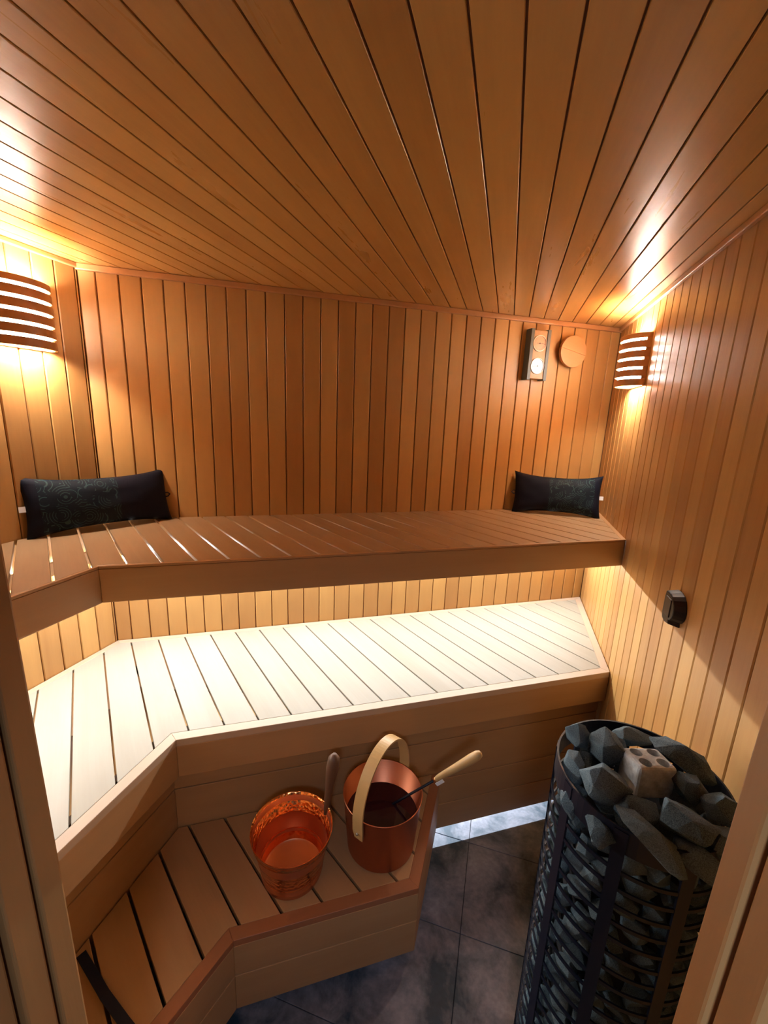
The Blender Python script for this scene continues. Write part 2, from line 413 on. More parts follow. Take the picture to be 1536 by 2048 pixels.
rs_o = outline(XRs, DR); rs_i = inset(rs_o, [.004, .004, .03, .03, .004, .004])
for z0, z1 in ((-1.662, ZL - .034), (-1.915, -1.668), (-2.083, -1.921), (-2.255, -2.089)):
    for a in (2, 3):
        front_board(rs_o[a], rs_o[a + 1], (rs_i[a], rs_i[a + 1]), z0, z1, m_fascia, lb, 'riser_board')
bm = bmesh.new(); rk = inset(rs_o, [.004, .004, .045, .045, .004, .004])
for a in (2, 3):
    prism(bm, [(v.x, v.y) for v in (rs_i[a], rs_i[a + 1], rk[a + 1], rk[a])], -2.25, ZL - .05, (BD.x, BD.y, 0) if a == 2 else (0, 1, 0))
new_obj('riser_light_seal', bm, m_fascia, lb)  # added behind the riser to block light leaking between its boards
s3 = [AB(-.55, 2.20), AB(2.0, 2.20)]
led_strip(s3[0], s3[1], -1.86, lb, P_LED_LOW, 'led_light_low', (0.88, 0.95, 1.0), 0)

# step bench ----------------------------------------------------------------
XE = -.166; DS = 1.221
E1 = Vector((XE, PB(XE, DS).y)); E0 = Vector((XE, PB(XE, DR - .003).y)); B1 = PB(-.771, DS); L1 = Vector((-.905, .44)); 
st_o = [PB(XRs - .0 + .003, DR - .003), E0, E1, B1, L1, Vector((XRs + .003, .44))]
sb = thing('step_bench', W(-.7, 1.2, ZF), 'lowest wooden step bench with wide diagonal boards, carrying the two copper pails', 'bench')
st_i = inset(st_o, [.003, .046, .046, .046, .003, .003])
deck(st_i, math.radians(-30.2), .1368, .0685, .0105, ZS, .03, m_fascia, sb)
edge_frame(st_o, st_i, [1, 2, 3], ZS, .03, m_stepedge, sb)
ins = inset(st_o, [.003, .03, .03, .03, .003, .003])
for z0, z1 in ((-2.043, ZS - .03), (-2.215, -2.047)):
    for a in (1, 2, 3):
        front_board(st_o[a], st_o[a + 1], (ins[a], ins[a + 1]), z0, z1, m_fascia, sb)
bm = bmesh.new(); q = [PB(XRs + .01, DR - .006), PB(XE - .03, DR - .006), PB(XE - .03, DR - .03), PB(XRs + .01, DR - .03)]
prism(bm, [(v.x, v.y) for v in q], ZF, ZS - .04, (BD.x, BD.y, 0)); new_obj('step_light_block', bm, m_fascia, sb)  # unseen board added to keep under-bench light out of the step's slat gaps
bm = bmesh.new(); prism(bm, [(XRs + .006, YF + .09), (XRs + .02, YF + .09), (XRs + .02, 1.22), (XRs + .006, 1.22)], ZF, ZS - .04, (0, 1, 0)); new_obj('step_light_block', bm, m_fascia, sb)  # second unseen board, added against the same light leak on the left
# bearers that carry the step on the floor
for c in (E1 + Vector((-.07, .12)), B1 + Vector((-.02, .16)), Vector((-1.12, .62)), Vector((-.30, 1.66))):
    bm = bmesh.new(); prism(bm, [(c.x - .03, c.y - .03), (c.x + .03, c.y - .03), (c.x + .03, c.y + .03), (c.x - .03, c.y + .03)], ZF, ZS - .03, (0, 0, 1)); new_obj('support_block', bm, m_fascia, sb)

# ------------------------------------------------------------------ wall lamps
def sconce(origin, ang, label):
    """ang: direction the lamp faces (into the room)"""
    t = thing('wall_sconce', origin, label, 'lamp', 'wooden louvred wall lamps')
    a, dep, hh = .150 * S, .118 * S, .270 * S
    R = Matrix.Rotation(ang - math.pi / 2, 4, 'Z')
    def half(name, z0, z1, k0=1.0, th=.010, m=m_trim, a0=0, a1=math.pi, parent=t, bev=.0012):
        bm = bmesh.new()
        rings = lathe(bm, [(1, z0), (1, z1), (1 - th / a, z1), (1 - th / a, z0)], seg=28, a0=a0, a1=a1, close=True, cap=True)
        for v in bm.verts: v.co = Vector((v.co.x * a * k0, v.co.y * dep * k0, v.co.z))
        bmesh.ops.recalc_face_normals(bm, faces=bm.faces)
        bm.transform(Matrix.Translation(origin) @ R)
        return new_obj(name, bm, m, parent, bevel=bev, seg=1)
    half('bottom_ring', -hh / 2, -hh / 2 + .030)
    half('top_ring', hh / 2 - .022, hh / 2)
    zs_ = [-hh / 2 + .030, hh / 2 - .022]; nsl = 4; slit = .0115
    sh = (zs_[1] - zs_[0] - slit * (nsl + 1)) / nsl
    for i in range(nsl):
        z0 = zs_[0] + slit + i * (sh + slit)
        half('louvre', z0, z0 + sh)
    half('side_post', -hh / 2 + .03, hh / 2 - .022, k0=.99, th=.012, a0=0, a1=.20)
    half('side_post', -hh / 2 + .03, hh / 2 - .022, k0=.99, th=.012, a0=math.pi - .20, a1=math.pi)
    # frosted glass sleeve behind the louvres, open at top and bottom
    half('glass_sleeve', -hh / 2 + .020, hh / 2 - .015, k0=.88, th=.004, m=m_lampglass, a0=.30, a1=math.pi - .30, bev=0)
    bm = bmesh.new(); box(bm, (0, .004, 0), 2 * a * .97, .008, hh)
    bm.transform(Matrix.Translation(origin) @ R); new_obj('back_plate', bm, m_trim, t)
    bm = bmesh.new(); bmesh.ops.create_uvsphere(bm, u_segments=20, v_segments=12, radius=.022)
    bm.transform(Matrix.Translation(origin) @ R @ Matrix.Translation((0, dep * .42, .0))); new_obj('bulb', bm, m_lampglass, t, smooth=True)
    for zz in (.052, -.052):
        l = bpy.data.lights.new('sconce_light', 'POINT'); l.energy = P_LAMP * .5; l.color = LAMP_COL; l.shadow_soft_size = .022
        o = bpy.data.objects.new('sconce_light', l); o.location = (Matrix.Translation(origin) @ R @ Vector((0, dep * .42, zz))); COL.objects.link(o)
    return t
sconce(W(XR, 2.80, .352), math.pi, 'wooden louvred wall lamp glowing white on the right wall, near the round vent')
sconce(W(XL, 1.40, .360), 0.0, 'wooden louvred wall lamp on the left wall, cut by the photo edge')

# ------------------------------------------------------------------ gauges, vent and sensor
def on_back(al, z, off=0.0):
    p = AB(al, DB - off); return W(p.x, p.y, z)
RB = Matrix.Rotation(math.atan2(-BN.y, -BN.x) - math.pi / 2, 3, 'Z')       # local +y points into the room
def bk_box(c, sx, sy, sz, grain=(0, 0, 1)):
    bm = bmesh.new(); box(bm, c + RB @ Vector((0, sy / 2, 0)), sx, sy, sz, RB, grain); return bm
gc = on_back(1.728, .424)
gp = thing('sauna_gauge', gc, 'wooden sauna thermometer and hygrometer panel with two round silver dials on the back wall', 'gauge')
new_obj('panel', bk_box(gc, .100 * S, .055 * S, .295 * S), m_fascia, gp, bevel=.0015)
for sx in (-1, 1):
    new_obj('side_rail', bk_box(gc + RB @ Vector((sx * .061 * S, 0, 0)), .024 * S, .060 * S, .312 * S), m_grey, gp, bevel=.0015)
m_face, nt, b = mat('dial_face'); tc = N(nt, 'ShaderNodeTexCoord')
b.inputs['Base Color'].default_value = (0.42, 0.38, 0.36, 1); b.inputs['Metallic'].default_value = 0.2; b.inputs['Roughness'].default_value = .32
m_facep = plain('rose_dial_face', (0.40, 0.24, 0.19), .32, .2)
for dz, mf, ang in ((.069, m_facep, math.radians(88)), (-.069, m_face, math.radians(-85))):
    c = gc + RB @ Vector((.004, .055 * S, dz * S))
    bm = bmesh.new()
    r = .050 * S
    lathe(bm, [(r, 0), (r, .006), (r * .93, .007), (r * .91, .003)], seg=40)
    rot = Matrix.Translation(c) @ RB.to_4x4() @ Matrix.Rotation(-math.pi / 2, 4, 'X')
    bm.transform(rot); dial = new_obj('dial_bezel', bm, m_steel, gp, smooth=True)
    bm = bmesh.new(); bmesh.ops.create_circle(bm, cap_ends=True, segments=40, radius=r * .93); bm.transform(rot @ Matrix.Translation((0, 0, .003)))
    new_obj('dial_face', bm, mf, dial)
    bm = bmesh.new()
    rr = Matrix.Rotation(ang, 3, 'Z'); box(bm, (rr @ Vector((0, .2 * r, .0045))), .0016, r * 1.2, .0008, rr)
    bmesh.ops.create_circle(bm, cap_ends=True, segments=16, radius=r * .09, matrix=Matrix.Translation((0, 0, .0052)))
    for k in range(27):
        th_ = math.radians(-135 + 10 * k) ; rk = Matrix.Rotation(th_, 3, 'Z'); Lk_ = .12 if k % 2 else .2
        box(bm, rk @ Vector((0, r * (.84 - Lk_ / 2), .0036)), .0008, r * Lk_, .0004, rk)
    bm.transform(rot); new_obj('needle_and_scale', bm, m_blackplastic, dial)
# round vent
vc = on_back(1.994, .466)
vp = thing('air_vent', vc, 'round wooden air vent disc high on the back wall, right of the two-dial gauge', 'vent')
rotv = Matrix.Translation(vc) @ RB.to_4x4() @ Matrix.Rotation(-math.pi / 2, 4, 'X')
bm = bmesh.new(); lathe(bm, [(0.0001, .0), (.080 * S, .0), (.080 * S, .030 * S), (0.0001, .030 * S)], seg=48); bm.transform(rotv); new_obj('vent_neck', bm, m_dwood, vp)
bm = bmesh.new(); rv = .100 * S
# two half discs jointed across the middle
for s_ in (0, 1):
    vs0 = [Vector((rv * math.cos(math.pi * (s_ + k / 24)), rv * math.sin(math.pi * (s_ + k / 24)) + (.00015 if s_ == 0 else -.00015), .030 * S)) for k in range(25)]
    vs1 = [v + Vector((0, 0, .022 * S)) for v in vs0]; solid(bm, vs0, vs1, (1, 0, 0))
bm.transform(rotv @ Matrix.Rotation(math.radians(-12), 4, 'Z')); new_obj('vent_disc', bm, m_trim, vp, bevel=.002)
# black sensor on the right wall
sc_ = W(XR, 1.690, -.655)
sn = thing('temperature_sensor', sc_, 'small dark brown sensor box with rounded edge on the right wall above the heater', 'sensor')
bm = bmesh.new(); pts = []
w_, h_ = .060 * S, .064 * S
for y_, z_ in ((1.0, .55), (.90, .95), (.55, 1.0), (.1, 1.0)): pts.append((y_ * w_, z_ * h_))
for k in range(9):
    a_ = math.pi / 2 + math.pi * k / 9; pts.append((.05 * w_ + math.cos(a_) * w_ * .95, math.sin(a_) * h_ * .98 if math.sin(a_) > 0 else math.sin(a_) * h_ * .8))
for y_, z_ in ((-.35, -1.0), (.35, -1.12), (.85, -1.0), (1.0, -.6)): pts.append((y_ * w_, z_ * h_))
lo = [sc_ + Vector((0, p[0], p[1])) for p in pts]
hi = [sc_ + Vector((-.040 * S, p[0] * .86 + .004, p[1] * .86)) for p in pts]
bm2 = bmesh.new(); solid(bm2, lo, hi, (0, 0, 1)); bmesh.ops.recalc_face_normals(bm2, faces=bm2.faces)
bm.free(); new_obj('housing', bm2, m_blackplastic, sn, bevel=.003)
bm = bmesh.new(); box(bm, sc_ + Vector((-.041 * S, .008, .004)), .004, .05 * S, .07 * S); new_obj('cover', bm, plain('brown_cover', (.035, .020, .020), .5), sn, bevel=.002)

# ------------------------------------------------------------------ cushions
m_cush, nt, b = mat('navy_leaf_print'); Lk = nt.links; tc = N(nt, 'ShaderNodeTexCoord')
vo = N(nt, 'ShaderNodeTexVoronoi', i_Scale=9.0); Lk.new(tc.outputs['UV'], vo.inputs['Vector'])
ring = math_(nt, 'SINE', math_(nt, 'MULTIPLY', vo.outputs['Distance'], 42.0))
ring = math_(nt, 'GREATER_THAN', ring, 0.72)
nz = N(nt, 'ShaderNodeTexNoise', i_Scale=14.0, i_Detail=3.0); Lk.new(tc.outputs['UV'], nz.inputs['Vector'])
patch = math_(nt, 'GREATER_THAN', nz.outputs[0], 0.47)
sx_ = N(nt, 'ShaderNodeSeparateXYZ'); Lk.new(tc.outputs['UV'], sx_.inputs[0])
printed = math_(nt, 'MULTIPLY', math_(nt, 'LESS_THAN', sx_.outputs[0], 0.60), math_(nt, 'GREATER_THAN', sx_.outputs[0], 0.10))
fac = math_(nt, 'MULTIPLY', math_(nt, 'MULTIPLY', ring, patch), printed)
mx0 = N(nt, 'ShaderNodeMix', data_type='RGBA'); Lk.new(math_(nt, 'MULTIPLY', printed, 0.6), mx0.inputs[0]); mx0.inputs[6].default_value = (.0018, .003, .012, 1); mx0.inputs[7].default_value = (.003, .010, .018, 1)
mx = N(nt, 'ShaderNodeMix', data_type='RGBA'); Lk.new(fac, mx.inputs[0]); Lk.new(mx0.outputs[2], mx.inputs[6]); mx.inputs[7].default_value = (.022, .055, .058, 1)
Lk.new(mx.outputs[2], b.inputs['Base Color']); b.inputs['Roughness'].default_value = .75; b.inputs['Specular IOR Level'].default_value = .25
def cushion(p0, p1, h, th, lean, label, flip):
    """p0 -> p1: bottom front edge from left to right as seen from the door"""
    d = (p1 - p0); Lh = d.length / 2; d.normalize(); n = Vector((d.y, -d.x, 0))       # n faces the room
    c = (p0 + p1) / 2
    t = thing('bench_cushion', c.copy(), label, 'cushion', 'dark cushions on the upper bench')
    bm = bmesh.new(); uv = uvl(bm); nu, nv = 40, 18; vs = {}
    for s_ in (1, -1):
        for i in range(nu + 1):
            for j in range(nv + 1):
                u, v_ = i / nu * 2 - 1, j / nv * 2 - 1
                edge = abs(u) > .999 or abs(v_) > .999
                if s_ == -1 and edge: continue
                px = u * Lh * (1 - .05 * (1 - abs(v_) ** 2.2)); pz = v_ * h / 2 * (1 - .22 * (1 - abs(u) ** 2.6))
                dep = th / 2 * (max(0, 1 - abs(u) ** 3.2) * max(0, 1 - abs(v_) ** 2.6)) ** .55
                dep += .006 * noise.noise(Vector((u * 3.1, v_ * 2.0, s_ * 3 + Lh * 9))) * (0 if edge else 1)
                vs[(s_, i, j)] = bm.verts.new((px, -s_ * dep, pz))
    for s_ in (1, -1):
        for i in range(nu):
            for j in range(nv):
                g_ = [vs.get((s_, a, b_)) or vs[(1, a, b_)] for a, b_ in ((i, j), (i + 1, j), (i + 1, j + 1), (i, j + 1))]
                if s_ == -1: g_ = g_[::-1]
                f = bm.faces.new(g_)
                for l in f.loops:
                    uu = l.vert.co.x / (2 * Lh) + .5; uu = 1 - uu if flip else uu
                    l[uv].uv = (uu, l.vert.co.z / (2 * Lh) + .2) if s_ == 1 else (.02, .02)
    X = d; Y = -n; Z_ = Vector((0, 0, 1))
    Rm = Matrix((X, Y, Z_)).transposed().to_4x4()
    TM = Matrix.Translation(c) @ Rm @ Matrix.Translation((0, 0, .002)) @ Matrix.Rotation(-lean, 4, 'X') @ Matrix.Translation((0, th * .42, h / 2))
    bm.transform(TM); o = new_obj('cushion_cover', bm, m_cush, t, smooth=True)
    # sewn-in tag at one end and hanging loop at the other
    s_ = 1 if flip else -1
    bm = bmesh.new(); box(bm, (s_ * (Lh * .95 + .004), 0, -.002), .032, .003, .022); bm.transform(TM)
    a_ = new_obj('sewn_tag', bm, m_paper, t); a_['label'] = 'white sewn tag'
    bm = bmesh.new(); tube(bm, [(-s_ * (Lh * .95 + e_), 0, z_) for e_, z_ in ((-.012, -.012), (.010, -.010), (.020, 0), (.010, .008), (-.012, .006))], .003, 6); bm.transform(TM)
    new_obj('hanging_loop', bm, m_strap, t)
    return t
cushion(W(-1.985, 1.275, ZU), W(-1.715, 1.850, ZU), .292 * S, .115 * S, math.radians(12), 'dark navy printed cushion leaning in the left corner of the upper bench', False)
cushion(W(.075, 2.925, ZU), W(.640, 2.955, ZU), .292 * S, .115 * S, math.radians(13), 'dark navy leaf-print cushion in the right corner of the upper bench, below the wall gauge', True)

# ------------------------------------------------------------------ copper pails and ladle
def copper(name, hammered, col):
    m, nt, b = mat(name); Lk = nt.links; tc = N(nt, 'ShaderNodeTexCoord')
    b.inputs['Base Color'].default_value = col; b.inputs['Metallic'].default_value = 1.0; b.inputs['Roughness'].default_value = .22 if hammered else .40
    if hammered:
        vo = N(nt, 'ShaderNodeTexVoronoi', i_Scale=70.0); Lk.new(tc.outputs['Object'], vo.inputs['Vector'])
        bp = N(nt, 'ShaderNodeBump', i_Strength=0.5, i_Distance=0.004); Lk.new(vo.outputs['Distance'], bp.inputs['Height']); Lk.new(bp.outputs[0], b.inputs['Normal'])
    else:
        mp = N(nt, 'ShaderNodeMapping'); mp.inputs['Scale'].default_value = (1, 1, 60); Lk.new(tc.outputs['Object'], mp.inputs[0])
        nz = N(nt, 'ShaderNodeTexNoise', i_Scale=6.0); Lk.new(mp.outputs[0], nz.inputs['Vector'])
        bp = N(nt, 'ShaderNodeBump', i_Strength=0.06, i_Distance=0.002); Lk.new(nz.outputs[0], bp.inputs['Height']); Lk.new(bp.outputs[0], b.inputs['Normal'])
    return m
m_cop, m_ham, m_copout = copper('brushed_copper', False, (.60, .21, .11, 1)), copper('hammered_copper', True, (.88, .34, .11, 1)), copper('polished_copper', False, (.76, .33, .18, 1))
# tall water pail
pc = W(-.372, 1.482, ZS)
pl = thing('copper_pail', pc, 'tall copper pail with bent wooden hoop handle on the lowest bench, holding the ladle', 'pail')
hp = .270 * S; rb, rtp = .150 * S, .172 * S; tw = .0022
bm = bmesh.new()
lathe(bm, [(.0001, 0.001), (rb * .93, 0.001), (rb, .006), (rtp, hp - .002), (rtp + .002, hp), (rtp - tw, hp), (rb - tw, .008), (rb * .92, .005), (.0001, .005)], seg=96, c=pc)
new_obj('pail_body', bm, m_cop, pl, smooth=True, bevel=0)
bm = bmesh.new(); rw = rb + (rtp - rb) * .56 - tw - .0005
lathe(bm, [(.0001, hp * .56), (rw, hp * .56)], seg=64, c=pc)
m_water = plain('dark_water', (.03, .008, .012), .06, 0, .7); new_obj('water', bm, m_water, pl)
hd = Vector((.313, .95, 0)).normalized(); hn = Vector((hd.y, -hd.x, 0)); bm = bmesh.new(); uv = uvl(bm)
path = []
for k in range(6): path.append((-1, -.075 + k * (.075 + .03) / 5 ))
arch = [( -math.cos(math.pi * k / 44), math.sin(math.pi * k / 44)) for k in range(45)]
RA = rtp + .006; prof = []
for z_ in (-.085, -.05, -.02, .0): prof.append((-RA + (.010 if z_ < -.06 else .006) * (-z_ / .085), z_))
for c_, s_ in arch: prof.append((c_ * RA, s_ * .205))
for z_ in (.0, -.02, -.05, -.085): prof.append((RA - (.010 if z_ < -.06 else .006) * (-z_ / .085), z_)) if z_ < 0 else None
hw, ht = .021, .0035; prev = None; s_len = 0; rings = []
for i, (r_, z_) in enumerate(prof):
    a_ = Vector(prof[max(i - 1, 0)]); b_ = Vector(prof[min(i + 1, len(prof) - 1)]); t_ = (b_ - a_).normalized(); nn = Vector((-t_.y, t_.x))
    base = pc + Vector((0, 0, hp)); w__ = hw * (.8 if i in (0, len(prof) - 1) else 1)
    ring_ = []
    for so, sw in ((1, -1), (1, 1), (-1, 1), (-1, -1)):
        q = Vector((r_, z_)) + nn * ht * so; ring_.append(bm.verts.new(base + hd * q.x + Vector((0, 0, q.y)) + hn * w__ * sw))
    rings.append(ring_)
for i in range(len(rings) - 1):
    for k in range(4):
        f = bm.faces.new((rings[i][k], rings[i][(k + 1) % 4], rings[i + 1][(k + 1) % 4], rings[i + 1][k]))
        for l, (u, v_) in zip(f.loops, ((i, k), (i, k + 1), (i + 1, k + 1), (i + 1, k))): l[uv].uv = (u * .025, v_ * .02)
bm.faces.new(rings[0][::-1]); bm.faces.new(rings[-1]); bmesh.ops.recalc_face_normals(bm, faces=bm.faces)
hdl = new_obj('hoop_handle', bm, m_birch, pl, bevel=.0015); hdl['label'] = 'bent birch hoop handle'
for s_ in (-1, 1):
    bm = bmesh.new(); bmesh.ops.create_uvsphere(bm, u_segments=12, v_segments=8, radius=.005)
    bm.transform(Matrix.Translation(pc + Vector((0, 0, hp - .055)) + hd * s_ * (RA + .001))); new_obj('rivet', bm, m_steel, hdl, smooth=True)
# hammered bucket
hc = W(-.688, 1.246, ZS)
hb = thing('hammered_copper_bucket', hc, 'shorter shiny hammered copper bucket with an upright brown handle, left of the water pail', 'bucket')
hh = .222 * S; r0, r1 = .122 * S, .163 * S
bm = bmesh.new()
lathe(bm, [(.0001, 0.001), (r0 * .95, 0.001), (r0, .004), (r0 + .0015, .018), (r0 + .004, .021), (r0 + .0035, .025), (r0 + .004, .050), (r0 + .0075, .054), (r0 + .006, .058), (r1 - .001, hh - .004), (r1 + .002, hh)], seg=96, c=hc)
new_obj('bucket_body', bm, m_copout, hb, smooth=True)
bm = bmesh.new()
lathe(bm, [(r1 + .002, hh), (r1 - .001, hh - .001), (r1 - .005, hh - .026), (r1 - .0045, hh - .029), (r1 - .008, hh - .032), (r0 - .002, .012)], seg=96, c=hc)
new_obj('hammered_lining', bm, m_ham, hb, smooth=True)
bm = bmesh.new(); lathe(bm, [(r0 - .002, .012), (r0 * .92, .007), (.0001, .0065)], seg=64, c=hc); new_obj('bucket_floor', bm, m_copout, hb, smooth=True)
bm = bmesh.new(); q0 = W(-.592, 1.378, -1.69)
tube(bm, [q0, q0 + Vector((.002, .002, .06)), q0 + Vector((.010, .004, .14)), q0 + Vector((.018, .004, .20)), q0 + Vector((.024, .003, .243)), q0 + Vector((.025, .003, .262))], [.012, .013, .017, .023, .021, .008], 14)
o = new_obj('handle', bm, m_dwood, hb, smooth=True); o['label'] = 'upright dark brown wooden handle'
# ladle
P0 = W(-.386, 1.540, -1.775); u_ = Vector((.672, -.034, .740)).normalized()
u_ = (W(.020, 1.526, -1.333) - P0).normalized()
ld = thing('ladle', P0, 'sauna ladle with pale turned wooden handle and black rod, standing in the tall copper pail', 'ladle')
bm = bmesh.new(); tube(bm, [P0, P0 + u_ * .12 * S, P0 + u_ * .350 * S], .0048, 10); new_obj('rod', bm, m_black, ld, smooth=True)
bm = bmesh.new(); ts = [.345, .352, .37, .40, .45, .50, .55, .585, .600, .606]
tube(bm, [P0 + u_ * t * S for t in ts], [.006, .0095, .0115, .0125, .0135, .0150, .0170, .0160, .0115, .004], 20)
ldh = new_obj('handle', bm, m_handle, ld, smooth=True); ldh['label'] = 'pale turned wooden handle'
bm = bmesh.new(); tube(bm, [P0 + u_ * .338 * S, P0 + u_ * .354 * S], .0088, 16); new_obj('ferrule', bm, m_brass, ld, smooth=True)
bm = bmesh.new(); rl = u_.to_track_quat('X', 'Z').to_matrix(); box(bm, P0 + u_ * .365 * S + Vector((.006, -.013, -.008)), .036, .002, .012, rl)
new_obj('paper_label', bm, m_paper, ld)
bm = bmesh.new(); lathe(bm, [(.0001, -.034), (.020, -.030), (.034, -.016), (.038, 0), (.036, 0), (.032, -.014), (.019, -.027), (.0001, -.031)], seg=32, c=P0 + Vector((0, 0, .006)))
new_obj('bowl', bm, m_black, ld, smooth=True)
# strap
bm = bmesh.new(); A_ = [W(-1.244, .764, ZS + .003), W(-1.07, .705, ZS + .010), W(-.958, .676, ZS + .005), W(-.87, .655, ZS + .003)]
for i in range(3):
    d = (A_[i + 1] - A_[i]).normalized(); n_ = Vector((-d.y, d.x, 0)) * .012
    solid(bm, [A_[i] - n_, A_[i + 1] - n_, A_[i + 1] + n_, A_[i] + n_], [v + Vector((0, 0, .004)) for v in (A_[i] - n_, A_[i + 1] - n_, A_[i + 1] + n_, A_[i] + n_)], d)
rebase(tag(new_obj('strap', bm, m_strap), 'flat black strap lying across the left end of the step bench by the door frame', 'strap'), A_[1])

# ------------------------------------------------------------------ heater
hx, hy, hr, hz = .411, 1.054, .199, -.864
HC = W(hx, hy, ZF); RH = hr * S; HT = (hz - ZF) * S
ht_ = thing('sauna_heater', HC, 'tall round black cage heater filled with stones on the floor by the right wall', 'heater')
bm = bmesh.new(); lathe(bm, [(RH, HT - .052), (RH, HT), (RH - .004, HT), (RH - .004, HT - .052)], seg=72, c=HC, close=True); new_obj('top_band', bm, m_black, ht_, smooth=False)
bm = bmesh.new(); lathe(bm, [(RH, .03), (RH, .11), (RH - .004, .11), (RH - .004, .03)], seg=72, c=HC, close=True); new_obj('bottom_band', bm, m_black, ht_)
posts = [math.radians(205 + 40 * k) for k in range(9)]
for a_ in posts:
    bm = bmesh.new(); Rz = Matrix.Rotation(a_, 3, 'Z')
    box(bm, HC + Vector((math.cos(a_) * (RH - .001), math.sin(a_) * (RH - .001), HT / 2 + .0)), .005, .024, HT - .01, Rz); new_obj('cage_post', bm, m_black, ht_)
z_ = .15
while z_ < HT - .06:
    bm = bmesh.new(); lathe(bm, [(RH + .001, z_ - .004), (RH + .001, z_ + .004), (RH - .0025, z_ + .004), (RH - .0025, z_ - .004)], seg=60, c=HC, close=True)
    new_obj('cage_ring', bm, m_black, ht_); z_ += .040
bm = bmesh.new(); lathe(bm, [(.0001, .03), (RH * .68, .03), (RH * .68, HT - .10), (.0001, HT - .10)], seg=32, c=HC); new_obj('cage_light_block', bm, m_dark, ht_)  # unseen dark filler added to block sight and light through the cage
for k in range(4):
    a_ = math.radians(45 + 90 * k); bm = bmesh.new(); box(bm, HC + Vector((math.cos(a_) * RH * .8, math.sin(a_) * RH * .8, .017)), .03, .03, .034); new_obj('foot', bm, m_black, ht_)

def stone_mat(name, c0, c1):
    m, nt, b = mat(name); Lk = nt.links; tc = N(nt, 'ShaderNodeTexCoord'); oi = N(nt, 'ShaderNodeObjectInfo')
    ad = N(nt, 'ShaderNodeVectorMath', operation='ADD'); Lk.new(tc.outputs['Object'], ad.inputs[0])
    cb = N(nt, 'ShaderNodeCombineXYZ'); Lk.new(math_(nt, 'MULTIPLY', oi.outputs['Random'], 20.0), cb.inputs[0]); Lk.new(cb.outputs[0], ad.inputs[1])
    nz = N(nt, 'ShaderNodeTexNoise', i_Scale=28.0, i_Detail=8.0, i_Roughness=.7); Lk.new(ad.outputs[0], nz.inputs['Vector'])
    cr_ = N(nt, 'ShaderNodeValToRGB'); Lk.new(math_(nt, 'ADD', nz.outputs[0], math_(nt, 'MULTIPLY', math_(nt, 'SUBTRACT', oi.outputs['Random'], .5), .12)), cr_.inputs[0])
    cr_.color_ramp.elements[0].position = .38; cr_.color_ramp.elements[0].color = (*c0, 1); cr_.color_ramp.elements[1].position = .66; cr_.color_ramp.elements[1].color = (*c1, 1)
    Lk.new(cr_.outputs[0], b.inputs['Base Color']); b.inputs['Roughness'].default_value = .72; b.inputs['Specular IOR Level'].default_value = .35
    bp = N(nt, 'ShaderNodeBump', i_Strength=.6, i_Distance=.004); Lk.new(nz.outputs[0], bp.inputs['Height']); Lk.new(bp.outputs[0], b.inputs['Normal'])
    return m
m_stone = stone_mat('olivine_stone', (.014, .034, .050), (.17, .245, .285))
m_lstone = stone_mat('light_grey_stone', (.28, .35, .39), (.70, .78, .82))
def stone_mesh(sd, m=m_stone):
    rs = random.Random(sd); bm = bmesh.new()
    for i in range(20):
        v = Vector((rs.gauss(0, 1), rs.gauss(0, 1), rs.gauss(0, 1))).normalized() * rs.uniform(.82, 1.08); bm.verts.new(v)
    r = bmesh.ops.convex_hull(bm, input=bm.verts)
    junk = [g for g in r['geom_interior'] + r['geom_unused'] if isinstance(g, bmesh.types.BMVert)]
    if junk: bmesh.ops.delete(bm, geom=list(set(junk)), context='VERTS')
    bmesh.ops.bevel(bm, geom=list(bm.edges), offset=.10, segments=2, affect='EDGES', profile=.6, clamp_overlap=True)
    bmesh.ops.triangulate(bm, faces=bm.faces)
    bmesh.ops.subdivide_edges(bm, edges=[e_ for e_ in bm.edges if e_.calc_length() > .3], cuts=2, use_grid_fill=True)
    bmesh.ops.triangulate(bm, faces=bm.faces)
    for v in bm.verts: v.co *= 1 + .07 * noise.noise(v.co * 2.2 + Vector((sd, 0, 0))) + .035 * noise.noise(v.co * 6.5 + Vector((sd, 9, 0)))
    bm.normal_update()
    me = bpy.data.meshes.new('stone'); bm.to_mesh(me); bm.free(); me.materials.append(m)
    for p in me.polygons: p.use_smooth = True
    me.set_sharp_from_angle(angle=math.radians(28))
    return me
SM = [stone_mesh(s) for s in range(9)]
def stone(loc, dims, rot, mesh, label, group=None, matl=None):
    o = bpy.data.objects.new('sauna_stone', mesh); COL.objects.link(o)
    o.location = loc; o.scale = Vector(dims) / 2; o.rotation_euler = rot
    tag(o, label, 'stone', group); return o
rs = random.Random(3)
ORD = 'first second third fourth fifth sixth seventh eighth ninth tenth eleventh twelfth thirteenth fourteenth fifteenth sixteenth seventeenth eighteenth nineteenth twentieth'.split() + ['twenty-%s' % w for w in 'first second third fourth fifth'.split()]
# stones behind the bars
zlev = HT - .085; row = 0
while zlev > .16:
    nst = 14
    for k in range(nst):
        a_ = math.radians(100 + (k + .5 * (row % 2) + rs.uniform(-.2, .2)) * 360 / 16.5)
        dg = math.degrees(a_)
        zmin = .16 if dg < 235 else .16 + min(1, (dg - 235) / 25) * (HT - .75 - .16)
        if zlev < zmin: continue
        L_, D_, Hh = rs.uniform(.054, .066), rs.uniform(.042, .050), rs.uniform(.044, .054)
        rad = RH - .006 - D_ / 2
        stone(HC + Vector((math.cos(a_) * rad, math.sin(a_) * rad, zlev + rs.uniform(-.006, .006))), (D_, L_, Hh), (rs.uniform(-.5, .5), rs.uniform(-.12, .12), a_), SM[rs.randrange(9)],
              'dark grey rock in the %s row below the top band, behind the heater bars' % ORD[row], 'heater stones seen through the cage bars')
    zlev -= .053; row += 1
